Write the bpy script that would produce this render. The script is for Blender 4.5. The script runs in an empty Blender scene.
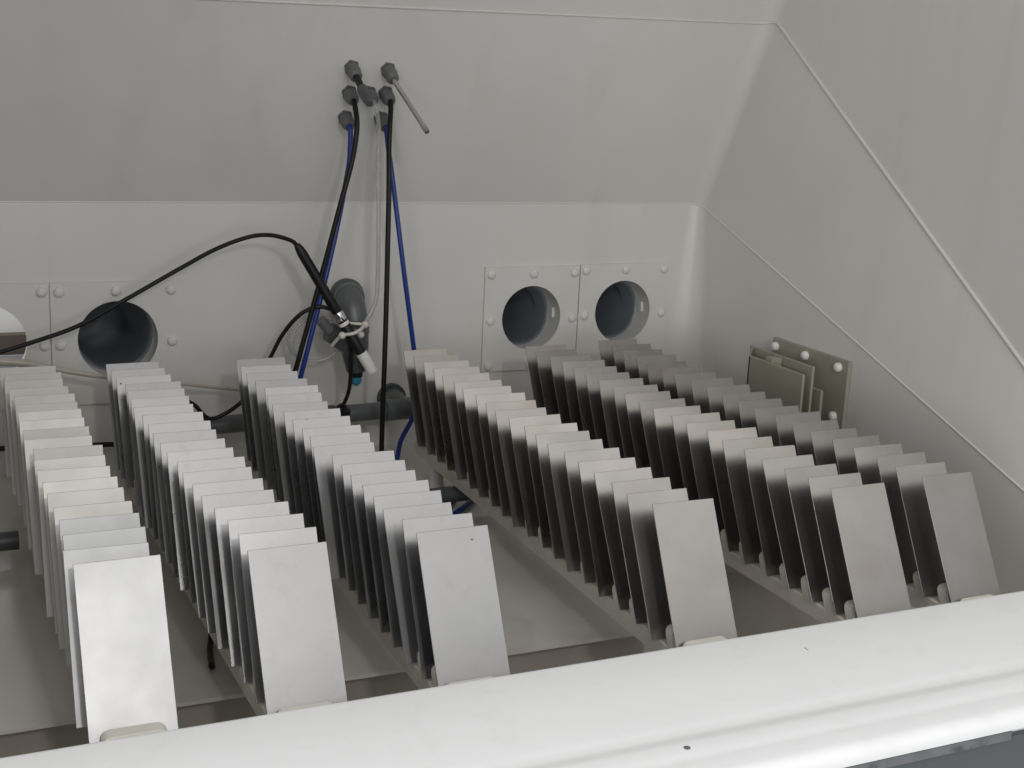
import bpy, bmesh, math, random
from mathutils import Vector, Matrix
random.seed(7)
scene = bpy.context.scene
COL = scene.collection

# ------------------------------------------------------------------ camera
cam_d = bpy.data.cameras.new('camera')
cam_d.sensor_width = 36.0
cam_d.lens = 45.703
cam_d.clip_start, cam_d.clip_end = 0.02, 60
cam = bpy.data.objects.new('camera', cam_d)
COL.objects.link(cam)
cam.matrix_world = Matrix(((0.90814153, 0.05579518, -0.41492874, -0.1504),
                           (-0.41621650, 0.22731361, -0.88039329, -1.1088),
                           (0.04519725, 0.97222190, 0.22965580, 0.4317),
                           (0, 0, 0, 1)))
scene.camera = cam

# ------------------------------------------------------------------ light
W = bpy.data.worlds.new('World'); scene.world = W; W.use_nodes = True
wb = W.node_tree.nodes['Background']
wb.inputs[0].default_value = (0.90, 0.95, 1.0, 1)
wb.inputs[1].default_value = 0.40

def area(name, loc, target, sx, sy, power, col):
    d = bpy.data.lights.new(name, 'AREA'); d.shape = 'RECTANGLE'
    d.size, d.size_y, d.energy, d.color = sx, sy, power, col
    o = bpy.data.objects.new(name, d); COL.objects.link(o)
    o.location = loc
    o.rotation_euler = (Vector(target) - Vector(loc)).to_track_quat('-Z', 'Y').to_euler()
    return o
# the room: a compact bright lamp above and behind the photographer, a wide pale ceiling light behind it; the other four are added fills
area('room_lamp', (0.10, -2.40, 1.22), (0.45, 0.5, 0.0), 0.13, 0.13, 8, (1.0, 0.97, 0.93))
area('ceiling_light', (0.9, -2.5, 2.1), (0.6, 0.2, 0.0), 5.0, 2.0, 27, (1.0, 0.95, 0.89))
area('left_fill', (-2.1, -2.7, 0.45), (0.9, 0.6, 0.2), 1.8, 1.3, 31, (1.0, 0.975, 0.94))  # added soft fill from the left for the right wall
area('front_fill', (0.15, -3.8, 0.25), (0.3, 0.9, 0.35), 2.0, 1.0, 14, (0.98, 0.98, 1.0))  # added low fill from behind the camera for the sloped wall
area('rim_fill', (-0.1, -0.95, 2.6), (0.0, -0.6, 0.0), 2.4, 0.5, 31, (0.96, 0.98, 1.0))  # added overhead fill that brightens the front rim
area('board_fill', (-0.6, 1.15, 1.0), (-0.05, 1.5, 0.05), 0.4, 0.3, 5, (1.0, 0.98, 0.95))  # added behind the tank to brighten the white board
scene.view_settings.view_transform = 'Standard'
scene.view_settings.look = 'None'
scene.view_settings.exposure = 0.12
scene.view_settings.gamma = 1.0
scene.render.engine = 'CYCLES'

# ------------------------------------------------------------------ materials
def mat(name, col, rough=0.5, metal=0.0, spec=0.5, mottle=0.0, mscale=8.0, bump=0.0, bscale=300.0,
        specks=0.0, trans=0.0, streak=0.0, alpha=1.0, coat=0.0, dirt=None, rvar=0.0):
    m = bpy.data.materials.new(name); m.use_nodes = True
    nt = m.node_tree; b = nt.nodes['Principled BSDF']
    b.inputs['Roughness'].default_value = rough
    b.inputs['Metallic'].default_value = metal
    b.inputs['Specular IOR Level'].default_value = spec
    b.inputs['Transmission Weight'].default_value = trans
    b.inputs['Alpha'].default_value = alpha
    b.inputs['Coat Weight'].default_value = coat
    b.inputs['Base Color'].default_value = (*col, 1)
    tc = nt.nodes.new('ShaderNodeTexCoord')
    last = None
    def noise(scale, detail=4.0, vec=None):
        n = nt.nodes.new('ShaderNodeTexNoise'); n.inputs['Scale'].default_value = scale
        n.inputs['Detail'].default_value = detail
        nt.links.new(vec or tc.outputs['Object'], n.inputs['Vector']); return n
    def ramp(src, a, b_, c0, c1):
        r = nt.nodes.new('ShaderNodeMapRange'); r.inputs[1].default_value = a; r.inputs[2].default_value = b_
        r.inputs[3].default_value = c0; r.inputs[4].default_value = c1
        nt.links.new(src, r.inputs[0]); return r
    def mix(fac, c_in, col2, blend='MIX'):
        x = nt.nodes.new('ShaderNodeMix'); x.data_type = 'RGBA'; x.blend_type = blend
        nt.links.new(fac, x.inputs[0])
        if isinstance(c_in, tuple): x.inputs[6].default_value = (*c_in, 1)
        else: nt.links.new(c_in, x.inputs[6])
        x.inputs[7].default_value = (*col2, 1)
        return x.outputs[2]
    cur = tuple(col)
    vec = tc.outputs['Object']
    if specks or rvar:                              # each copy of a thing gets its own pattern
        oi = nt.nodes.new('ShaderNodeObjectInfo')
        ad = nt.nodes.new('ShaderNodeVectorMath'); ad.operation = 'ADD'
        sc = nt.nodes.new('ShaderNodeVectorMath'); sc.operation = 'SCALE'
        cb = nt.nodes.new('ShaderNodeCombineXYZ')
        for i in range(3): nt.links.new(oi.outputs['Random'], cb.inputs[i])
        nt.links.new(cb.outputs[0], sc.inputs[0]); sc.inputs[3].default_value = 13.7
        nt.links.new(tc.outputs['Object'], ad.inputs[0]); nt.links.new(sc.outputs[0], ad.inputs[1])
        vec = ad.outputs[0]
    if mottle:
        n = noise(mscale, 5, vec)
        f = ramp(n.outputs[0], 0.35, 0.7, 0.0, mottle)
        cur = mix(f.outputs[0], cur, tuple(c * 0.55 for c in col))
    if streak:                                      # faint runs of dried salt water down the walls
        mp = nt.nodes.new('ShaderNodeMapping'); mp.inputs['Scale'].default_value = (16, 16, 0.9)
        nt.links.new(tc.outputs['Object'], mp.inputs['Vector'])
        n = noise(1.0, 5, mp.outputs[0]); f = ramp(n.outputs[0], 0.55, 0.75, 0.0, streak)
        cur = mix(f.outputs[0], cur, (0.52, 0.49, 0.45))
        n = noise(2.4, 3); f = ramp(n.outputs[0], 0.60, 0.66, 0.0, streak * 0.35)
        cur = mix(f.outputs[0], cur, (0.50, 0.475, 0.45))
    if dirt:
        n = noise(dirt[1], 6, vec); f = ramp(n.outputs[0], 0.56, 0.72, 0.0, dirt[2])
        cur = mix(f.outputs[0], cur, dirt[0])
    if specks:
        v = nt.nodes.new('ShaderNodeTexVoronoi'); v.inputs['Scale'].default_value = 70
        nt.links.new(vec, v.inputs['Vector'])
        n = noise(26, 2, vec)
        a = ramp(v.outputs['Distance'], 0.06, 0.12, 1.0, 0.0)
        b2 = ramp(n.outputs[0], 0.63, 0.66, 0.0, specks)
        mm = nt.nodes.new('ShaderNodeMath'); mm.operation = 'MULTIPLY'
        nt.links.new(a.outputs[0], mm.inputs[0]); nt.links.new(b2.outputs[0], mm.inputs[1])
        cur = mix(mm.outputs[0], cur, (0.03, 0.025, 0.022))
    if not isinstance(cur, tuple): nt.links.new(cur, b.inputs['Base Color'])
    if rvar:
        oi2 = nt.nodes.new('ShaderNodeObjectInfo')
        n = noise(14, 3, vec)
        s = nt.nodes.new('ShaderNodeMath'); s.operation = 'ADD'
        r1 = ramp(oi2.outputs['Random'], 0, 1, rough - rvar, rough + rvar)
        r2 = ramp(n.outputs[0], 0.3, 0.7, -0.03, 0.03)
        nt.links.new(r1.outputs[0], s.inputs[0]); nt.links.new(r2.outputs[0], s.inputs[1])
        nt.links.new(s.outputs[0], b.inputs['Roughness'])
    if bump:
        n = noise(bscale, 3)
        bp = nt.nodes.new('ShaderNodeBump'); bp.inputs['Strength'].default_value = bump
        bp.inputs['Distance'].default_value = 0.001
        nt.links.new(n.outputs[0], bp.inputs['Height']); nt.links.new(bp.outputs[0], b.inputs['Normal'])
    return m

M = dict(
    wall=mat('wall_gelcoat', (0.70, 0.686, 0.662), 0.34, streak=0.2, mottle=0.16, mscale=3.0, bump=0.05, bscale=120, dirt=((0.56, 0.51, 0.45), 2.2, 0.25)),
    floor=mat('floor_gelcoat', (0.64, 0.622, 0.58), 0.15, mottle=0.25, mscale=6.0, bump=0.06, bscale=60, dirt=((0.33, 0.28, 0.22), 5, 0.5)),
    hollow=mat('hollow_grey', (0.50, 0.47, 0.42), 0.3, mottle=0.3, mscale=8.0, bump=0.06, bscale=60),
    rim=mat('rim_gelcoat', (0.79, 0.79, 0.785), 0.38, mottle=0.05, mscale=9, bump=0.03, bscale=150, dirt=((0.55, 0.54, 0.52), 38, 0.12)),
    plate=mat('port_plate', (0.69, 0.685, 0.66), 0.42, mottle=0.12, mscale=9, bump=0.05, bscale=160),
    bolt=mat('bolt_cap', (0.72, 0.72, 0.70), 0.4, mottle=0.1, mscale=30),
    bolt_white=mat('white_bolt_cap', (0.80, 0.80, 0.77), 0.4, mottle=0.06, mscale=30),
    duct=mat('duct_grey', (0.15, 0.168, 0.19), 0.25, mottle=0.3, mscale=12),
    zinc=mat('zinc_panel', (0.372, 0.372, 0.375), 0.30, 0.96, mottle=0.08, mscale=40, bump=0.035, bscale=700, specks=1.0, rvar=0.05, dirt=((0.20, 0.195, 0.19), 75, 0.10)),
    cream=mat('pale_panel', (0.385, 0.388, 0.394), 0.44, 0.95, mottle=0.16, mscale=40, bump=0.035, bscale=700, rvar=0.05),
    steel=mat('satin_steel', (0.392, 0.378, 0.362), 0.30, 0.97, mottle=0.22, mscale=22, bump=0.03, bscale=700, specks=0.8, dirt=((0.36, 0.325, 0.28), 16, 0.5), rvar=0.05),
    tan=mat('tan_steel', (0.395, 0.378, 0.357), 0.30, 0.97, mottle=0.22, mscale=22, bump=0.03, bscale=700, specks=0.8, rvar=0.05, dirt=((0.36, 0.325, 0.28), 16, 0.5)),
    beige=mat('beige_panel', (0.42, 0.411, 0.394), 0.40, 0.95, mottle=0.16, mscale=40, bump=0.035, bscale=700, rvar=0.05),
    panel_back_shade=mat('panel_back_shade', (0.17, 0.17, 0.18), 0.4, 0.6, mottle=0.3, mscale=20),  # backs coloured dark to deepen the shade between panels
    rack=mat('rack_plastic', (0.70, 0.67, 0.60), 0.5, mottle=0.25, mscale=25, bump=0.08, bscale=200),
    pvc=mat('grey_pvc', (0.105, 0.118, 0.118), 0.34, mottle=0.2, mscale=20, bump=0.04, bscale=200),
    pvc_dark=mat('dark_pvc', (0.07, 0.078, 0.082), 0.4, mottle=0.2, mscale=20),
    fitting=mat('fitting_grey', (0.13, 0.135, 0.135), 0.45, mottle=0.3, mscale=60),
    black=mat('black_rubber', (0.008, 0.008, 0.009), 0.42, spec=0.3, mottle=0.2, mscale=30),
    blue=mat('blue_tube', (0.012, 0.04, 0.24), 0.3, mottle=0.15, mscale=30),
    clear=mat('clear_tube', (0.62, 0.62, 0.60), 0.25, trans=0.35, alpha=0.55, mottle=0.1, mscale=20),
    hose=mat('milky_hose', (0.55, 0.52, 0.45), 0.3, alpha=0.85, mottle=0.15, mscale=20),
    rod=mat('steel_rod', (0.52, 0.51, 0.50), 0.24, 0.95, mottle=0.1, mscale=40),
    chrome=mat('ring_metal', (0.75, 0.75, 0.75), 0.2, 1.0, mottle=0.1, mscale=40),
    white=mat('white_plastic', (0.78, 0.77, 0.75), 0.4, mottle=0.06, mscale=40),
    tie=mat('tie_nylon', (0.66, 0.64, 0.58), 0.4, mottle=0.08, mscale=40),
    tip=mat('blue_tip', (0.05, 0.24, 0.36), 0.3, mottle=0.1, mscale=60),
    olive=mat('holder_plastic', (0.34, 0.325, 0.26), 0.45, mottle=0.25, mscale=14, bump=0.06, bscale=120),
    brown=mat('brown_board', (0.10, 0.075, 0.055), 0.6, mottle=0.2, mscale=14),
    duct_grey_light=mat('box_grey', (0.25, 0.25, 0.27), 0.5, mottle=0.1, mscale=14),
    dark=mat('cabinet_dark', (0.11, 0.12, 0.125), 0.5, mottle=0.1, mscale=14),
    strip=mat('scuffed_strip', (0.20, 0.20, 0.21), 0.5, mottle=0.4, mscale=60, dirt=((0.04, 0.04, 0.045), 45, 0.9)),
)

# ------------------------------------------------------------------ helpers
def link(name, bm, m, parent=None, smooth=None):
    me = bpy.data.meshes.new(name)
    bmesh.ops.recalc_face_normals(bm, faces=bm.faces[:])
    bm.to_mesh(me); bm.free()
    if m: me.materials.append(m)
    if smooth is not None:
        for f in me.polygons: f.use_smooth = True
        me.set_sharp_from_angle(angle=math.radians(smooth))
    o = bpy.data.objects.new(name, me); COL.objects.link(o)
    if parent: o.parent = parent
    return o

def tag(o, label=None, cat=None, group=None, kind=None):
    if label: o['label'] = label
    if cat: o['category'] = cat
    if group: o['group'] = group
    if kind: o['kind'] = kind
    return o

def thing(name, label, cat, loc=(0, 0, 0), group=None):
    o = bpy.data.objects.new(name, None); COL.objects.link(o)
    o.empty_display_size = 0.02
    o.location = loc
    return tag(o, label, cat, group)

def box(bm, x0, x1, y0, y1, z0, z1):
    vs = [bm.verts.new(p) for p in ((x0,y0,z0),(x1,y0,z0),(x1,y1,z0),(x0,y1,z0),(x0,y0,z1),(x1,y0,z1),(x1,y1,z1),(x0,y1,z1))]
    for f in ((0,3,2,1),(4,5,6,7),(0,1,5,4),(1,2,6,5),(2,3,7,6),(3,0,4,7)): bm.faces.new([vs[i] for i in f])
    return vs

def bevel(bm, w, seg=2):
    bmesh.ops.bevel(bm, geom=bm.edges[:], offset=w, segments=seg, profile=0.5, affect='EDGES')

def spline(pts, n=10):
    P = [Vector(p) for p in pts]
    if len(P) == 2: return [P[0].lerp(P[1], i / n) for i in range(n + 1)]
    P = [2 * P[0] - P[1]] + P + [2 * P[-1] - P[-2]]
    out = []
    for i in range(1, len(P) - 2):
        a, b, c, d = P[i-1:i+3]
        for j in range(n):
            t = j / n
            out.append(0.5 * ((2*b) + (c-a)*t + (2*a-5*b+4*c-d)*t*t + (3*b-a-3*c+d)*t**3))
    out.append(P[-2]); return out

def tube(bm, pts, rad, seg=10, n=10, smooth_path=True):
    """swept tube; rad is a number or one radius per control point"""
    path = spline(pts, n) if smooth_path else [Vector(p) for p in pts]
    L = len(path)
    if isinstance(rad, (int, float)): R = [rad] * L
    else:
        k = len(rad) - 1
        R = []
        for i in range(L):
            u = i / (L - 1) * k; j = min(int(u), k - 1); R.append(rad[j] + (rad[j+1] - rad[j]) * (u - j))
    up = Vector((0.3, 0.5, 0.81)).normalized(); rings = []
    for i in range(L):
        t = (path[min(i+1, L-1)] - path[max(i-1, 0)])
        t = t.normalized() if t.length > 1e-9 else Vector((0, 0, 1))
        u = up - t * up.dot(t)
        if u.length < 1e-4: u = t.orthogonal()
        u.normalize(); up = u; v = t.cross(u)
        rings.append([bm.verts.new(path[i] + (u * math.cos(a) + v * math.sin(a)) * R[i])
                      for a in (2 * math.pi * s / seg for s in range(seg))])
    for a, b in zip(rings, rings[1:]):
        for s in range(seg): bm.faces.new((a[s], a[(s+1) % seg], b[(s+1) % seg], b[s]))
    bm.faces.new(rings[0][::-1]); bm.faces.new(rings[-1])

def lathe(bm, prof, origin, axis, seg=20, caps=True):
    """profile [(distance along axis, radius)]"""
    a = Vector(axis).normalized(); u = a.orthogonal().normalized(); v = a.cross(u); o = Vector(origin); rings = []
    for d, r in prof:
        rings.append([bm.verts.new(o + a * d + (u * math.cos(t) + v * math.sin(t)) * r)
                      for t in (2 * math.pi * s / seg for s in range(seg))])
    for p, q in zip(rings, rings[1:]):
        for s in range(seg): bm.faces.new((p[s], p[(s+1) % seg], q[(s+1) % seg], q[s]))
    if caps: bm.faces.new(rings[0][::-1]); bm.faces.new(rings[-1])

def new(): return bmesh.new()

def part(name, bm, m, parent, smooth=None):
    """a piece drawn in world coordinates, stored relative to its thing"""
    off = Vector((0, 0, 0)); q = parent
    while q is not None: off += q.location; q = q.parent
    bmesh.ops.translate(bm, verts=bm.verts[:], vec=-off)
    return link(name, bm, m, parent, smooth)

# ------------------------------------------------------------------ the tank (setting)
YB, XR, XL, YF = 0.95, 1.188, -0.222, -0.50      # back wall, right wall, left wall, how far the side walls come forward
ZF, ZS = -0.20, 0.217                             # floor, height of the seam on the back wall
YT, ZT = 0.819, 0.541                             # upper edge of the sloped back wall
S1, S2 = 0.351, 0.725                             # fall of the two seams along the side wall

bm = new(); box(bm, XL, 0.652, 0.116, YB + 0.02, ZF - 0.004, ZF); box(bm, 0.6525, 1.0, 0.36, YB + 0.02, ZF - 0.004, ZF); box(bm, 1.0005, XR, 0.62, YB + 0.02, ZF - 0.004, ZF); bm2 = new(); box(bm2, XL, XR, -0.17, 0.70, ZF - 0.10, ZF - 0.075); box(bm2, XL, 0.65, 0.17, 0.20, ZF - 0.0745, ZF - 0.0045); box(bm2, 0.6505, XR, 0.40, 0.43, ZF - 0.0745, ZF - 0.0045)  # hollow added under the cut-back floor so those parts read as shade
tag(link('shade_hollow', bm2, M['hollow']), kind='structure')
tag(link('floor', bm, M['floor']), kind='structure')

def rect_holes(bm, x0, x1, z0, z1, y, holes):
    """wall sheet in the xz plane with rectangular openings, all in one row"""
    hs = sorted(holes); za, zb = hs[0][2], hs[0][3]
    xs = [x0]
    for h in hs: xs += [h[0], h[1]]
    xs.append(x1)
    zs = [z0, za, zb, z1]
    g = [[bm.verts.new((x, y, z)) for z in zs] for x in xs]
    for i in range(len(xs) - 1):
        for j in range(3):
            if j == 1 and i % 2 == 1: continue
            bm.faces.new((g[i][j], g[i+1][j], g[i+1][j+1], g[i][j+1]))

CX = 1.103                                        # the flat back wall ends here, the corner piece begins
ports = [(-0.057, 0.0605, 0.0065), (0.137, 0.0605, 0.0065), (0.850, 0.0575, 0.0155), (1.036, 0.0575, 0.0205)]
bm = new()
rect_holes(bm, XL, CX, ZF - 0.09, ZS, YB, [(x - 0.0635, x + 0.0635, 0.016 - 0.066, 0.016 + 0.066) for x, r, z in ports])
tag(link('back_wall', bm, M['wall']), kind='structure')
# faint horizontal weld low on the back wall, left
bm = new(); tube(bm, [(XL, YB - 0.0005, -0.090), (0.24, YB - 0.0005, -0.099)], 0.0016, 6, 4)
tag(link('wall_weld', bm, M['wall'], None, 40), kind='structure')

def corner_loop(zfun, yb, x0, xr, rad, yf, seg=14, tight=0.004):
    """plan curve: along the back wall, round the corner, along the right wall to the front"""
    pts = [(x0, yb)]
    pts += [(xr - rad - tight, yb)]
    for i in range(seg + 1):
        a = math.pi / 2 * i / seg
        pts.append((xr - rad + rad * math.sin(a), yb - rad + rad * math.cos(a)))
    pts += [(xr, yb - rad - tight)]
    for k in range(1, 9): pts.append((xr, yb - rad - tight + (yf - yb + rad + tight) * k / 8))
    return [Vector((x, y, zfun(x, y))) for x, y in pts]

def loft(bm, A, B, rows=1):
    g = [[bm.verts.new(a.lerp(b, j / rows)) for a, b in zip(A, B)] for j in range(rows + 1)]
    for r0, r1 in zip(g, g[1:]):
        for i in range(len(A) - 1): bm.faces.new((r0[i], r0[i+1], r1[i+1], r1[i]))

seam1 = lambda x, y: ZS - S1 * (YB - y)
XU = XR + 0.027                                   # the side wall leans out a little above the lower seam
def seam2(x, y):
    t = min(1, max(0, (YT - y) / 0.05)); t = t * t * (3 - 2 * t)
    return (ZT - 0.0217 * (XU + 0.013 - x)) * (1 - t) + (0.287 + S2 * (y - 0.444)) * t
flo = lambda x, y: ZF - 0.09
# lower corner and right wall: the corner fillet widens towards the floor
Lf = corner_loop(flo, YB, CX - 0.001, XR, 0.080, -0.20); Lt = corner_loop(seam1, YB, CX - 0.001, XR, 0.024, -0.20)
Lf[0].x = Lt[0].x = CX
bm = new(); loft(bm, Lf, Lt)
tag(link('side_wall', bm, M['wall'], None, 25), kind='structure')
# sloped wall above the seam, the same sheet carried round to the right
Ua = corner_loop(seam1, YB, XL, XR, 0.024, -0.20); Ub = corner_loop(seam2, YT, XL, XU, 0.028, -0.20)
for v in Ua: v.z += 0.0015
bm = new(); loft(bm, Ua, Ub, 6)
tag(link('sloped_wall', bm, M['wall'], None, 25), kind='structure')
# the raised lid above: its back and side go on from the upper seam
Va = [v + Vector((0, 0, 0)) for v in Ub]
Vb = [Vector((v.x + 0.02 * min(1, max(0, (v.x - XU + 0.05) / 0.05)), v.y - 0.22 * min(1, max(0, (v.y - 0.3) / 0.46)), 0.98)) for v in Ub]
bm = new(); loft(bm, Va, Vb, 3)
tag(link('lid_wall', bm, M['wall'], None, 25), kind='structure')
# unseen roof, added to keep overhead light out of the tank
bm = new()
vs = [bm.verts.new(p) for p in ((XL, YT - 0.22, 0.98), (XU + 0.03, YT - 0.22, 0.98), (XU + 0.03, -0.45, 1.12), (XL, -0.45, 1.12))]
bm.faces.new(vs)
tag(link('shade_roof', bm, M['wall']), kind='structure')
# weld beads along both seams
bm = new(); tube(bm, [v + Vector((0, 0.0004, 0.0004)) for v in Ua], 0.0017, 8, smooth_path=False)
tag(link('seam_bead', bm, M['wall'], None, 50), kind='structure')
bm = new(); tube(bm, [v + Vector((-0.0005, -0.0005, 0)) for v in Ub], [0.0022] * 14 + [0.0030] * 12, 8, smooth_path=False)
tag(link('seam_bead', bm, M['wall'], None, 50), kind='structure')
# left wall, out of the picture; upper part added to block light from the left
bm = new()
vs = [bm.verts.new(p) for p in ((XL, YB, ZF - .09), (XL, -0.18, ZF - .09), (XL, -0.18, -0.09), (XL, -0.45, 1.12), (XL, YT - .22, .98), (XL, YT, ZT), (XL, YB, ZS))]
bm.faces.new(vs)
tag(link('side_wall', bm, M['wall']), kind='structure')

# front rim: one long moulded profile
prof = [(-0.172, ZF - 0.09), (-0.172, -0.086)]
for a in range(0, 91, 15): prof.append((-0.184 + 0.012 * math.cos(math.radians(a)), -0.080 + 0.012 * math.sin(math.radians(a))))
prof += [(-0.240, -0.0685), (-0.300, -0.0700), (-0.308, -0.0708), (-0.316, -0.0722), (-0.322, -0.0716), (-0.328, -0.0698), (-0.334, -0.0692), (-0.350, -0.0700),
         (-0.3535, -0.0708), (-0.357, -0.0706), (-0.372, -0.0715)]
for a in range(75, -1, -15): prof.append((-0.372 - 0.0135 * math.cos(math.radians(a)), -0.0850 + 0.0135 * math.sin(math.radians(a))))
prof += [(-0.3690, -0.0940), (-0.366, -0.0940), (-0.36, -0.0930), (-0.36, -0.24)]
bm = new(); xs = [-0.75 + 0.1 * i for i in range(26)]
g = [[bm.verts.new((x, y, z)) for y, z in prof] for x in xs]
for a, b in zip(g, g[1:]):
    for i in range(len(prof) - 1): bm.faces.new((a[i], b[i], b[i+1], a[i+1]))
rim = tag(link('front_rim', bm, M['rim'], None, 35), kind='structure')
bm = new(); lathe(bm, [(0, 0.0028), (0.0006, 0.0028)], (0.377, -0.3395, -0.0698), (0, 0, 1), 12)
link('rim_hole', bm, M['fitting'], rim)
bm = new(); box(bm, 0.5787, 0.5796, -0.2255, -0.2200, -0.0712, -0.0682); link('scratch', bm, M['pvc'], rim)
bm = new(); box(bm, 0.40, 0.685, -0.3735, -0.362, -0.1025, -0.0942)
tag(link('edge_strip', bm, M['strip']), 'scuffed dark strip under the front edge of the white rim', 'trim strip')
bm = new(); box(bm, -0.75, 1.75, -0.366, -0.3605, -0.60, -0.1045)
tag(link('cabinet_front', bm, M['dark']), kind='structure')

# ------------------------------------------------------------------ port plates on the back wall
def port(label, cx, cz, px0, px1, pz0, pz1, r, bolts, end=None, slot=None):
    t = thing('port_plate', label, 'port plate', ((px0 + px1) / 2, YB, pz0), 'round port plates on the back wall')
    y0, y1 = YB - 0.0045, YB - 0.0005
    n = 48; bm = new(); rings = []
    for y in (y0, y1):
        sq = []; ci = []
        for i in range(n):
            a = 2 * math.pi * i / n; c, s = math.cos(a), math.sin(a)
            ci.append(bm.verts.new((cx + r * c, y, cz + r * s)))
            k = min((px1 - cx) / c if c > 0 else (px0 - cx) / c if c < 0 else 9, (pz1 - cz) / s if s > 0 else (pz0 - cz) / s if s < 0 else 9)
            qx, qz = cx + k * c, cz + k * s
            if i % 12 == 6: qx, qz = (px1 if c > 0 else px0), (pz1 if s > 0 else pz0)
            sq.append(bm.verts.new((qx, y, qz)))
        rings.append((sq, ci))
    (s0, c0), (s1, c1) = rings
    for i in range(n):
        j = (i + 1) % n
        bm.faces.new((s0[i], s0[j], c0[j], c0[i])); bm.faces.new((s1[i], c1[i], c1[j], s1[j]))
        bm.faces.new((s0[i], s1[i], s1[j], s0[j])); bm.faces.new((c0[i], c0[j], c1[j], c1[i]))
    part('plate', bm, M['plate'], t)
    for bx, bz in bolts:
        bm = new(); lathe(bm, [(0, 0.0082), (0.0025, 0.0080), (0.0045, 0.0062), (0.0055, 0.003)], (bx, y0, bz), (0, -1, 0), 16)
        part('bolt', bm, M['bolt'], t, 60)
    bm = new(); lathe(bm, [(0, r + .0008), (0.020 if end == 'open' else 0.048, r + .0008)], (cx, y1, cz), (0, 1, 0), 48, False)
    ring = part('collar', bm, M['plate'], t, 60)
    if slot:
        bm = new(); box(bm, cx + r - 0.0035, cx + r + .002, 0.972, 0.982, cz - 0.006, cz + 0.012)
        part('latch_tab', bm, M['white'], ring)
    if end != 'open':
        bm = new(); lathe(bm, [(-0.001, r + 0.003), (0, r - 0.001), (0.004, r - 0.004), (0.20, r - 0.010), (0.215, r * 0.5), (0.22, 0.0001)], (cx, y1 + 0.048, cz), (0, 1, -0.12), 48, False)
        part('duct', bm, M['duct'], t, 60)
        if slot:
            bm = new(); lathe(bm, [(0, r - 0.0055), (0.004, r - 0.0035), (0.008, r - 0.0055)], (cx, y1 + 0.085, cz - 0.0075), (0, 1, -0.12), 48, False)
            part('duct_ring', bm, M['pvc'], t, 60)
    return t
bl = lambda x0: [(x0, .083), (x0 + .0835, .083), (x0 + .167, .083), (x0, .001), (x0 + .168, .001), (x0, -.081), (x0 + .0835, -.081), (x0 + .168, -.081)]
port('port plate at the left edge, its round hole open to a white room', -0.057, 0.0065, -0.155, 0.0365, -0.095, 0.0975, 0.0605,
     [(0.0265, .084), (-0.057, .084), (-.14, .084), (0.0285, .001), (-.142, .001), (0.0275, -.081)], 'open')
port('port plate with a dark hole that the black cable crosses', 0.137, 0.0065, 0.0385, 0.2345, -0.095, 0.0975, 0.0605, bl(0.0515))
bl = lambda x0: [(x0, .095), (x0 + .082, .095), (x0 + .163, .095), (x0 + .001, .0125), (x0 + .163, .0125), (x0, -.069), (x0 + .082, -.069), (x0 + .163, -.069)]
port('left one of the two port plates with dark holes right of the tubes', 0.850, 0.0155, 0.757, 0.9420, -0.079, 0.1080, 0.0575, bl(0.7685), slot=True)
port('right one of the two square port plates, beside the back right corner', 1.036, 0.0205, 0.9440, 1.1290, -0.078, 0.1095, 0.0575, [(x, z + .0035) for x, z in bl(0.9550)], slot=True)
# what shows through the open port
bm = new(); box(bm, -0.6, 0.30, 1.5, 1.52, -0.085, 0.40)
tag(link('white_board', bm, M['white']), 'white board seen through the open port at the left edge', 'board')
bm = new(); box(bm, -0.6, 0.30, 1.46, 1.49, -0.122, -0.084)
tag(link('brown_board', bm, M['brown']), 'brown board below the white one, seen through the open port', 'board')

bm = new(); box(bm, -0.6, 0.30, 1.40, 1.452, -0.30, -0.121)
tag(link('grey_box', bm, M['duct_grey_light']), 'grey box under the brown board, seen through the open port', 'box')

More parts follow.
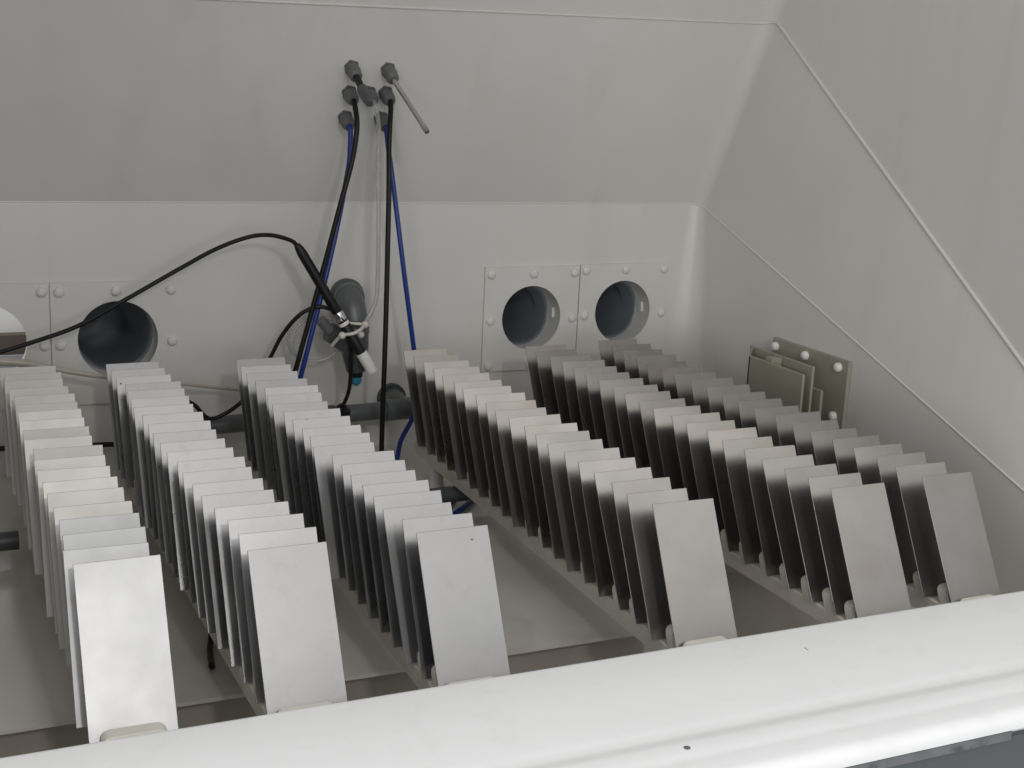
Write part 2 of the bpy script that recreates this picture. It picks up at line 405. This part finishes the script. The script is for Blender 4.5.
# ------------------------------------------------------------------ racks and panels
PANELS = [
 [(-0.0089,0.8070), (-0.0034,0.7646), (-0.0075,0.7216), (-0.0045,0.6784), (-0.0015,0.6372), (-0.0038,0.5933), (-0.0021,0.5525), (-0.0054,0.5101), (-0.0040,0.4676), (-0.0055,0.4268), (0.0003,0.3838), (-0.0020,0.3413), (-0.0047,0.3017), (-0.0008,0.2586), (-0.0014,0.2194), (0.0009,0.1754), (0.0022,0.1360), (0.0019,0.0933), (-0.0045,0.0513), (0.0019,0.0156)],
 [(0.1367,0.7999), (0.1373,0.7570), (0.1378,0.7143), (0.1443,0.6739), (0.1385,0.6306), (0.1378,0.5863), (0.1354,0.5436), (0.1381,0.5015), (0.1376,0.4579), (0.1375,0.4171), (0.1388,0.3726), (0.1378,0.3321), (0.1427,0.2937), (0.1418,0.2519), (0.1429,0.2106), (0.1440,0.1692), (0.1481,0.1275), (0.1510,0.0876), (0.1521,0.0453), (0.1525,0.0029)],
 [(0.3236,0.7929), (0.3174,0.7393), (0.3157,0.6952), (0.3174,0.6502), (0.3183,0.6051), (0.3118,0.5612), (0.3078,0.5167), (0.3122,0.4763), (0.3115,0.4332), (0.3128,0.3910), (0.3096,0.3521), (0.3040,0.3114), (0.3120,0.2718), (0.3114,0.2327), (0.3095,0.1921), (0.3103,0.1544), (0.3102,0.1165), (0.3091,0.0774), (0.3131,0.0395), (0.3150,0.0002)],
 [(0.5920,0.7961), (0.5916,0.7501), (0.5913,0.7080), (0.5902,0.6648), (0.5866,0.6192), (0.5885,0.5754), (0.5858,0.5356), (0.5861,0.4937), (0.5831,0.4516), (0.5800,0.4100), (0.5826,0.3718), (0.5832,0.3284), (0.5797,0.2893), (0.5763,0.2474), (0.5787,0.2083), (0.5754,0.1667), (0.5788,0.1268), (0.5767,0.0869), (0.5719,0.0454), (0.5799,0.0066)],
 [(0.8008,0.7849), (0.8016,0.7449), (0.8061,0.7038), (0.8032,0.6596), (0.8013,0.6162), (0.7996,0.5720), (0.7990,0.5315), (0.8001,0.4886), (0.7975,0.4476), (0.7969,0.4056), (0.7933,0.3640), (0.7984,0.3230), (0.7954,0.2833), (0.8038,0.2448), (0.7966,0.2002), (0.7995,0.1584), (0.8008,0.1170), (0.8017,0.0750), (0.8056,0.0369), (0.8068,-0.0035)],
 [(0.9427,0.7987), (0.9463,0.7573), (0.9435,0.7136), (0.9451,0.6702), (0.9386,0.6244), (0.9397,0.5842), (0.9387,0.5429), (0.9396,0.5004), (0.9373,0.4539), (0.9380,0.4124), (0.9377,0.3712), (0.9379,0.3300), (0.9407,0.2905), (0.9418,0.2480), (0.9374,0.2050), (0.9430,0.1667), (0.9427,0.1253), (0.9442,0.0850), (0.9397,0.0439), (0.9447,0.0019)],
]
LEAN, PW, PH, PT = math.radians(27.86), 0.075, 0.1562, 0.0012
DY, DZ = math.sin(LEAN) * PH, math.cos(LEAN) * PH          # a panel's foot is this far in front of and below its top
side = ['leftmost row', 'second row from the left', 'third row from the left', 'third row from the right', 'second row from the right', 'rightmost row']
order = ['front', 'second', 'third', 'fourth', 'fifth', 'sixth', 'seventh', 'eighth', 'ninth', 'tenth', 'eleventh', 'twelfth', 'thirteenth',
         'fourteenth', 'fifteenth', 'sixteenth', 'seventeenth', 'eighteenth', 'nineteenth', 'rearmost']
look = ['pale whitish coated', 'pale grey zinc coated', 'pale grey zinc coated', 'satin grey steel', 'satin grey steel', 'satin grey steel']
pm = [['beige', 'cream'], ['zinc'] * 2, ['zinc'] * 2, ['tan', 'steel'], ['tan', 'steel'], ['tan', 'steel']]  # rear panels of some rows carry the room's warm reflection in their colour

def panel_mesh(m):
    bm = new(); box(bm, -PW/2, PW/2, -PT, 0, 0, PH); bevel(bm, 0.0003, 1)
    me = bpy.data.meshes.new('panel'); bmesh.ops.recalc_face_normals(bm, faces=bm.faces[:]); bm.to_mesh(me); bm.free()
    me.materials.append(m); me.materials.append(M['panel_back_shade'])
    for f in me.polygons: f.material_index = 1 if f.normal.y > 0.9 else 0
    return me
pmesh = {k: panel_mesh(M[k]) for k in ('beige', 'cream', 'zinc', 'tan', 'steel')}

BW, TH, TT = 0.056, 0.0175, 0.017                           # rack width, tooth height, tooth thickness
def tooth_mesh():
    """block leaning with the panels, its two upper corners rounded"""
    bm = new(); pr = [(-BW/2, -0.004), (BW/2, -0.004), (BW/2, TH - .008)]
    for a in range(30, 91, 30): pr.append((BW/2 - .008 + .008 * math.cos(math.radians(a)), TH - .008 + .008 * math.sin(math.radians(a))))
    for a in range(90, 181, 30): pr.append((-BW/2 + .008 + .008 * math.cos(math.radians(a)), TH - .008 + .008 * math.sin(math.radians(a))))
    t = math.tan(LEAN)
    fr = [bm.verts.new((x, -TT/2 + z * t, z)) for x, z in pr]; bk = [bm.verts.new((x, TT/2 + z * t, z)) for x, z in pr]
    bm.faces.new(fr); bm.faces.new(bk[::-1])
    for i in range(len(pr)):
        j = (i + 1) % len(pr); bm.faces.new((fr[i], bk[i], bk[j], fr[j]))
    bmesh.ops.bevel(bm, geom=[e for e in bm.edges if abs((e.verts[0].co - e.verts[1].co).y) < TT * 0.9 and e.calc_length() < 0.06], offset=0.0016, segments=2, affect='EDGES')
    me = bpy.data.meshes.new('tooth'); bmesh.ops.recalc_face_normals(bm, faces=bm.faces[:]); bm.to_mesh(me); bm.free()
    for f in me.polygons: f.use_smooth = True
    me.set_sharp_from_angle(angle=math.radians(40)); me.materials.append(M['rack']); return me
tmesh = tooth_mesh()
ZB = -DZ                                                   # level of the panels' feet

for r, row in enumerate(PANELS):
    n = len(row)
    mx = sum(x for x, y in row) / n; my = sum(y for x, y in row) / n
    sl = sum((x - mx) * (y - my) for x, y in row) / sum((y - my) ** 2 for x, y in row)
    line = lambda y: mx + sl * (y - my)
    yf, yb = row[-1][1] - DY - 0.036, row[0][1] - DY + 0.045
    rk = thing('slotted_rack', 'toothed beige rack bar holding the %s of panels' % side[r], 'rack', (line(my), my - DY, ZB - 0.0225), 'slotted racks on the tank floor')
    bm = new(); vs = box(bm, -BW/2, BW/2, yf, yb, ZB - 0.0225, ZB - 0.0022)
    for v in bm.verts: v.co.x += line(v.co.y + DY)
    bevel(bm, 0.0015, 1)
    part('base_bar', bm, M['rack'], rk)
    ys = [row[-1][1] - DY - 0.0155] + [(row[k][1] + row[k+1][1]) / 2 - DY for k in range(n - 2, -1, -1)] + [row[0][1] - DY + 0.0215]
    for i, y in enumerate(ys):
        o = bpy.data.objects.new('tooth', tmesh); COL.objects.link(o); o.parent = rk
        o.location = Vector((line(y + DY), y - .0006, ZB - (0.004 if i == 0 else 0))) - rk.location
    for fy, fz in ((-0.04, ZF - .0745), (0.70, ZF + .0005)):
        bm = new(); lathe(bm, [(0, 0.013), (0.004, 0.011), (-0.1605 - fz, 0.009)], (line(fy + DY) - 0.012, fy, fz), (0, 0, 1), 14)
        part('foot', bm, M['white'], rk, 50)
    for k, (x, y) in enumerate(row):
        q = n - 1 - k
        a = LEAN + math.radians(random.uniform(-1.0, 1.0))
        if r == 0 and k == n - 1: a = LEAN
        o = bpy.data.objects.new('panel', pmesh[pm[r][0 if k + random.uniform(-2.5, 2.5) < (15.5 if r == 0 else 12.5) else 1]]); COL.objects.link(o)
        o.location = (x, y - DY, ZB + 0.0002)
        o.rotation_euler = (-a, math.radians(random.uniform(-0.4, 0.4)), math.radians(random.uniform(-0.9, 0.9)))
        if q == 0: lab = '%s panel standing at the front of the %s' % (look[r], side[r])
        elif q == n - 1: lab = '%s panel, the rearmost of the %s' % (look[r], side[r])
        else: lab = '%s panel, %s from the front of the %s' % (look[r], order[q], side[r])
        tag(o, lab, 'metal panel', 'metal panels standing in the racks')

# rail under the rack bars
rl = thing('cross_rail', 'dark round rail running across the tank under the rack bars', 'rail', (0.3, 0.59, ZF))
bm = new(); tube(bm, [(0.30, 0.582, -0.1735), (1.18, 0.600, -0.1735)], 0.0120, 14, 3); part('pipe', bm, M['pvc_dark'], rl, 50)
for fx in (0.42, 0.80, 1.13):
    bm = new(); lathe(bm, [(0, 0.012), (0.004, 0.009), (0.017, 0.009)], (fx, 0.575 + .0205 * (fx + .0445), ZF + .0003), (0, 0, 1), 14); part('foot', bm, M['pvc_dark'], rl, 50)

bm = new(); tube(bm, [(XL, 0.572, -0.1735), (-0.050, 0.575, -0.1735)], 0.0105, 14, 3); tube(bm, [(-0.075, 0.575, -0.1735), (-0.0445, 0.575, -0.1735)], 0.0125, 14, 2)
tag(link('pipe_stub', bm, M['pvc_dark'], None, 50), 'dark pipe stub ending just left of the leftmost row of panels', 'pipe')

# ------------------------------------------------------------------ holder on the right wall
hold = thing('panel_holder', 'olive plastic bracket of two thin plates bolted to the right wall', 'wall bracket', (XR, 0.58, -0.10))
def slab(name, x0, x1, yb, yf, z0, z1, parent=hold, cut=0.004):
    """plate parallel to the right wall"""
    bm = new(); box(bm, x0, x1, yf, yb, z0, z1); bevel(bm, 0.0012, 2)
    return part(name, bm, M['olive'], parent)
slab('back_plate', 1.1800, 1.1875, 0.678, 0.477, -0.105, 0.020)
for y, z in ((0.667, .0062), (0.585, .0075), (0.4995, .0068), (0.500, -.0735), (0.667, -.075), (0.585, -.09)):
    bm = new(); lathe(bm, [(0, 0.0076), (0.004, 0.0076), (0.0068, 0.006), (0.008, 0.003)], (1.1800, y, z), (-1, 0, 0), 16); part('bolt', bm, M['bolt_white'], hold, 60)
slab('plate', 1.1240, 1.1290, 0.664, 0.494, -0.120, 0.0110)
slab('plate', 1.0975, 1.1025, 0.628, 0.4825, -0.120, 0.0025)
# the closing strip at the far side and the spacer clip between the plates
bm = new(); vs = [bm.verts.new(p) for p in ((1.0975, 0.628, -0.12), (1.1290, 0.664, -0.12), (1.1290, 0.664, .0105), (1.0975, 0.628, .002),
                                           (1.0975, 0.624, -0.12), (1.1290, 0.660, -0.12), (1.1290, 0.660, .0105), (1.0975, 0.624, .002))]
for f in ((0, 1, 2, 3), (7, 6, 5, 4), (0, 4, 5, 1), (1, 5, 6, 2), (2, 6, 7, 3), (3, 7, 4, 0)): bm.faces.new([vs[i] for i in f])
part('end_plate', bm, M['olive'], hold)
slab('clip', 1.1030, 1.1235, 0.590, 0.572, -0.008, 0.0090)
slab('rib', 1.1380, 1.1430, 0.510, 0.485, -0.105, -0.026)
slab('rib', 1.1295, 1.1800, 0.640, 0.634, -0.105, -0.010)

# ------------------------------------------------------------------ fittings and lines on the sloped wall
a30 = math.radians(30); NRM = Vector((0, -math.cos(a30), -math.sin(a30)))
def gland(label, x, y, z, kind):
    x += 0.003
    t = thing('hose_gland', label, 'fitting', (x, y, z), 'grey fittings on the sloped wall')
    s = 1.0
    bm = new(); lathe(bm, [(-0.002, 0.0125), (0.006, 0.0125)], (x, y, z), NRM, 6); part('nut', bm, M['fitting'], t)
    if kind == 'long':
        bm = new(); lathe(bm, [(0.006, 0.0105), (0.018, 0.0112), (0.021, 0.0098), (0.031, 0.0098), (0.033, 0.0072)], (x, y, z), NRM, 20)
    else:
        bm = new(); lathe(bm, [(0.006, 0.0100), (0.012, 0.0112), (0.024, 0.0104), (0.030, 0.0078)], (x, y, z), NRM, 20)
    part('cap', bm, M['fitting'], t, 40)
    return Vector((x, y, z)) + NRM * 0.030
e1 = gland('upper left grey fitting with the black rod in it', 0.477, 0.861, 0.437, 'long')
e2 = gland('upper right grey fitting holding the thin metal rod', 0.536, 0.861, 0.436, 'long')
e3 = gland('middle left grey fitting with the black tube bending down from it', 0.479, 0.877, 0.399, 'short')
e4 = gland('middle right grey fitting with the straight black tube below it', 0.538, 0.876, 0.400, 'short')
e5 = gland('lower left grey fitting with the blue tube', 0.478, 0.892, 0.360, 'short')
e6 = gland('lower right grey fitting with the blue tube', 0.537, 0.892, 0.360, 'short')
e7 = gland('grey fitting in the middle of the six, with the clear tube', 0.511, 0.877, 0.399, 'short')

rod = thing('metal_rod', 'thin bare metal rod sticking out of the upper right fitting', 'rod', e2)
bm = new(); RN = (NRM + Vector((0.07, 0, 0))).normalized(); lathe(bm, [(-0.01, 0.0038), (0.132, 0.0038)], e2, RN, 12); part('shaft', bm, M['rod'], rod, 50)
bm = new(); lathe(bm, [(0.130, 0.0044), (0.146, 0.0044), (0.148, 0.003)], e2, RN, 12); part('end_sleeve', bm, M['rod'], rod, 40)
rod = thing('black_rod', 'short black rod with a thicker tapered end in the upper left fitting', 'rod', e1)
bm = new(); lathe(bm, [(-0.01, 0.0056), (0.036, 0.0056)], e1, NRM, 12); part('shaft', bm, M['black'], rod, 50)
bm = new(); lathe(bm, [(0.036, 0.0085), (0.050, 0.0090), (0.068, 0.0072), (0.078, 0.005)], e1, NRM, 16); part('end_cap', bm, M['pvc_dark'], rod, 50)

def line_thing(name, pts, rad, m, label, cat, n=12):
    bm = new(); tube(bm, pts, rad, 10, n)
    return tag(link(name, bm, M[m], None, 60), label, cat)
T = lambda e, d: e + NRM * d
line_thing('black_tube', [T(e3, -.01), T(e3, .004), (0.482, 0.832, 0.348), (0.474, 0.828, 0.297), (0.455, 0.822, 0.232), (0.426, 0.83, 0.111), (0.388, 0.835, -0.036), (0.375, .835, -.085)], 0.0041, 'black',
           'black tube slanting down to the left from the middle left fitting', 'tube')
line_thing('blue_tube', [T(e5, -.01), T(e5, .004), (0.480, 0.858, 0.315), (0.474, 0.852, 0.272), (0.4445, 0.842, 0.140), (0.4015, 0.842, -0.036), (0.389, .842, -.085)], 0.0041, 'blue',
           'blue tube running down beside the slanting black tube', 'tube')
line_thing('black_tube', [T(e4, -.01), T(e4, .004), (0.535, 0.832, 0.350), (0.531, 0.822, 0.310), (0.5275, 0.808, 0.236), (0.5245, 0.80, 0.034), (0.5225, 0.80, -0.165), (0.525, .79, -.197)], 0.0041, 'black',
           'straight black tube hanging down from the middle right fitting', 'tube')
line_thing('blue_tube', [T(e6, -.01), T(e6, .003), (0.542, 0.856, 0.312), (0.547, 0.850, 0.272), (0.567, 0.84, 0.123), (0.590, 0.843, -0.013), (0.602, 0.85, -0.085), (0.594, 0.85, -0.125),
                         (0.574, 0.85, -0.164), (0.568, 0.85, -0.196)], 0.0040, 'blue', 'blue tube that slants to the right and drops behind the panels', 'tube')
line_thing('clear_tube', [T(e7, -.01), T(e7, .012), (0.524, 0.852, 0.345), (0.525, 0.854, 0.30), (0.526, 0.85, 0.202), (0.5265, 0.85, 0.09), (0.517, 0.848, 0.056), (0.505, 0.845, 0.038)], 0.0036, 'clear',
           'clear tube hanging from the middle fitting to the grey pipe fitting', 'tube')
bm = new(); cpts = [(0.437 + 0.044 * math.cos(t), 0.885 + 0.012 * math.sin(t * .5), 0.006 + 0.038 * math.sin(t)) for t in [0.9 + 2 * math.pi * 1.55 * i / 22 for i in range(23)]]
tube(bm, cpts, 0.0026, 8, 4); tag(link('clear_tube', bm, M['clear'], None, 60), 'clear tube coiled in loops behind the slanting tubes', 'tube')

# ------------------------------------------------------------------ grey pipe fitting with probe
pf = thing('pipe_fitting', 'grey plastic pipe elbow with side branch and blue tip below it', 'pipe fitting', (0.505, 0.95, 0.066))
bm = new(); lathe(bm, [(0.0005, 0.029), (0.006, 0.029), (0.010, 0.0245), (0.034, 0.0245)], (0.507, 0.95, 0.065), (-0.12, -1, 0.05), 24); part('wall_flange', bm, M['pvc'], pf, 40)
bm = new(); tube(bm, [(0.502, 0.926, 0.066), (0.496, 0.900, 0.069), (0.494, 0.882, 0.060), (0.496, 0.873, 0.040), (0.497, 0.872, 0.022), (0.497, 0.872, 0.014)], [0.0205, 0.0222, 0.0228, 0.0222, 0.0205, 0.0205], 24, 8)
part('elbow', bm, M['pvc'], pf, 60)
bm = new(); lathe(bm, [(-0.006, 0.0236), (-0.0045, 0.0248), (0.0045, 0.0248), (0.006, 0.0236)], (0.4965, 0.899, 0.0685), (-0.25, -0.9, -0.05), 24); part('collar_ring', bm, M['pvc'], pf, 40)
bm = new(); lathe(bm, [(-0.006, 0.0228), (-0.0045, 0.0240), (0.0045, 0.0240), (0.006, 0.0228)], (0.497, 0.872, 0.022), (0, 0.05, 1), 24); part('collar_ring', bm, M['pvc'], pf, 40)
bm = new(); tube(bm, [(0.497, 0.871, 0.017), (0.4965, 0.869, 0.000), (0.497, 0.866, -0.022), (0.498, 0.865, -0.046)], [0.0222, 0.0225, 0.0205, 0.0150], 24, 6); part('reducer', bm, M['pvc_dark'], pf, 50)
bm = new(); tube(bm, [(0.490, 0.862, -0.004), (0.464, 0.857, 0.014), (0.449, 0.855, 0.024)], [0.018, 0.0165, 0.016], 8, 3); part('branch', bm, M['pvc_dark'], pf, 30)
bm = new(); tube(bm, [(0.456, 0.856, 0.020), (0.434, 0.853, 0.044)], [0.0095, 0.0085], 16, 3); part('branch_nozzle', bm, M['fitting'], pf, 50)
bm = new(); lathe(bm, [(0, 0.0110), (0.010, 0.0110)], (0.4983, 0.865, -0.044), (0.02, 0, -1), 18); part('collar', bm, M['black'], pf, 50)
bm = new(); lathe(bm, [(0, 0.0094), (0.008, 0.0094), (0.013, 0.007), (0.016, 0.003)], (0.4985, 0.865, -0.0535), (0.02, 0, -1), 18); part('tip', bm, M['tip'], pf, 60)

pb = thing('probe', 'black rod probe with a metal ring and a white tip, tied to the grey fitting', 'probe', (0.392, 0.835, 0.163))
A, B = Vector((0.392, 0.835, 0.163)), Vector((0.512, 0.820, -0.038)); ax = (B - A).normalized(); Lp = (B - A).length
bm = new(); lathe(bm, [(-0.004, 0.005), (0.006, 0.0072), (0.012, 0.0080), (0.120, 0.0082)], A, ax, 18); part('handle', bm, M['black'], pb, 50)
bm = new(); lathe(bm, [(0.120, 0.0084), (0.123, 0.0090), (0.132, 0.0090), (0.135, 0.0084)], A, ax, 18); part('ring', bm, M['chrome'], pb, 40)
bm = new(); lathe(bm, [(0.138, 0.0080), (0.140, 0.0088), (0.143, 0.0088), (0.144, 0.008)], A, ax, 18); part('ring', bm, M['white'], pb, 40)
bm = new(); lathe(bm, [(0.134, 0.0078), (0.1445, 0.0080), (0.146, 0.0090), (0.198, 0.0088)], A, ax, 18); part('barrel', bm, M['black'], pb, 50)
bm = new(); lathe(bm, [(0.196, 0.0094), (Lp - 0.001, 0.0088), (Lp, 0.0076)], A, ax, 18); part('tip', bm, M['white'], pb, 40)

ct = thing('cable_tie', 'off-white cable tie round the grey fitting and the probe', 'cable tie', (0.48, 0.82, 0.03))
bm = new(); tube(bm, [(0.450, 0.842, 0.004), (0.454, 0.832, 0.014), (0.460, 0.822, 0.024), (0.474, 0.812, 0.028), (0.488, 0.818, 0.032), (0.499, 0.832, 0.036), (0.507, 0.846, 0.036)], 0.0028, 8, 6); part('strap', bm, M['tie'], ct, 60)
bm = new(); tube(bm, [(0.470, 0.843, 0.040), (0.488, 0.842, 0.038), (0.502, 0.839, 0.037)], 0.0026, 8, 5); part('strap', bm, M['tie'], ct, 60)
for p_ in ((0.4600, 0.821, 0.024), (0.503, 0.838, 0.0365), (0.4975, 0.842, 0.0195)):
    bm = new(); bmesh.ops.create_icosphere(bm, subdivisions=2, radius=0.0062, matrix=Matrix.Translation(p_)); part('head', bm, M['tie'], ct, 80)

line_thing('black_cable', [(-0.16, 0.90, -0.03), (-0.073, 0.89, -0.001), (-0.039, 0.89, 0.006), (0.017, 0.89, 0.022), (0.074, 0.89, 0.042), (0.14, 0.89, 0.078), (0.223, 0.888, 0.125), (0.276, 0.88, 0.155),
                           (0.323, 0.87, 0.174), (0.355, 0.86, 0.178), (0.382, 0.845, 0.172), A - ax * 0.002], 0.0034, 'black', 'black cable arching from the left edge to the top of the probe', 'cable')
line_thing('black_cable', [(0.215, 0.86, -0.072), (0.236, 0.86, -0.084), (0.262, 0.86, -0.108), (0.306, 0.86, -0.087), (0.336, 0.86, -0.05), (0.355, 0.858, -0.014), (0.372, 0.85, 0.023), (0.396, 0.838, 0.056),
                           (0.425, 0.832, 0.069), (0.455, 0.832, 0.058), (0.471, 0.834, 0.033), (0.480, 0.838, -0.006), (0.483, 0.85, -0.067), (0.480, 0.872, -0.104)], 0.0033, 'black',
           'black cable looping over beside the probe and down to the lower pipe', 'cable')

# lower pipe along the back wall
lp = thing('lower_pipe', 'grey pipe low along the back wall, with an elbow into the wall', 'pipe', (0.40, 0.88, -0.125))
bm = new(); tube(bm, [(0.215, 0.882, -0.1265), (0.575, 0.882, -0.119)], 0.0145, 20, 4); part('pipe', bm, M['pvc'], lp, 50)
bm = new(); tube(bm, [(0.556, 0.882, -0.1195), (0.612, 0.882, -0.118)], 0.0185, 20, 3); part('tee', bm, M['pvc'], lp, 50)
bm = new(); tube(bm, [(0.590, 0.884, -0.120), (0.586, 0.905, -0.116), (0.588, 0.925, -0.116), (0.590, 0.950, -0.116)], [0.0175, 0.0185, 0.019, 0.019], 20, 6); part('elbow', bm, M['pvc'], lp, 60)
bm = new(); lathe(bm, [(0, 0.026), (0.008, 0.025)], (0.590, 0.9495, -0.116), (0, -1, 0), 22); part('wall_flange', bm, M['pvc_dark'], lp, 40)
bm = new(); lathe(bm, [(-0.02, 0.0148), (-0.004, 0.0165), (0, 0.0165), (0.005, 0.009), (0.009, 0.0045)], (0.480, 0.880, -0.112), (0, -0.1, 1), 18); part('grommet', bm, M['black'], lp, 40)
bm = new(); tube(bm, [(0.440, 0.882, -0.1217), (0.468, 0.882, -0.1211)], 0.0162, 20, 2); part('coupling', bm, M['pvc_dark'], lp, 50)

# hoses and loose ends low in the tank
line_thing('milky_hose', [(-0.20, 0.88, 0.012), (-0.054, 0.875, -0.003), (0.0, 0.872, -0.010), (0.041, 0.870, -0.020), (0.104, 0.868, -0.034), (0.219, 0.872, -0.052), (0.307, 0.905, -0.074), (0.36, .93, -.085)],
           [0.0065, 0.0065, 0.006, 0.0045, 0.0036, 0.003, 0.003, 0.003], 'hose', 'milky hose sagging along the back wall behind the left rows', 'hose')
line_thing('black_cable', [(-0.10, 0.93, -0.150), (0.09, 0.93, -0.157), (0.133, 0.93, -0.159), (0.20, 0.93, -0.165)], 0.0042, 'black', 'thick black cable low on the back wall behind the two left rows', 'cable')
line_thing('black_tube', [(0.139, 0.300, ZF + .035), (0.135, 0.262, ZF + .012), (0.124, 0.218, ZF + .0045), (0.118, 0.180, ZF + .006), (0.117, 0.176, ZF + .007)], 0.0034, 'black', 'loose black tube end lying on the floor between the two left rows', 'tube')
line_thing('black_tube', [(0.72, 0.80, ZF + .004), (0.65, 0.74, ZF + .004), (0.613, 0.686, ZF + .0042), (0.553, 0.588, ZF + .0042), (0.50, 0.50, ZF + .004)], 0.0040, 'black', 'black tube on the floor passing under the third rack from the right', 'tube')
line_thing('blue_tube', [(0.74, 0.77, ZF + .004), (0.67, 0.685, ZF + .004), (0.612, 0.622, ZF + .0042), (0.540, 0.548, ZF + .0042), (0.48, 0.49, ZF + .004)], 0.0040, 'blue', 'blue tube on the floor passing under the third rack from the right', 'tube')
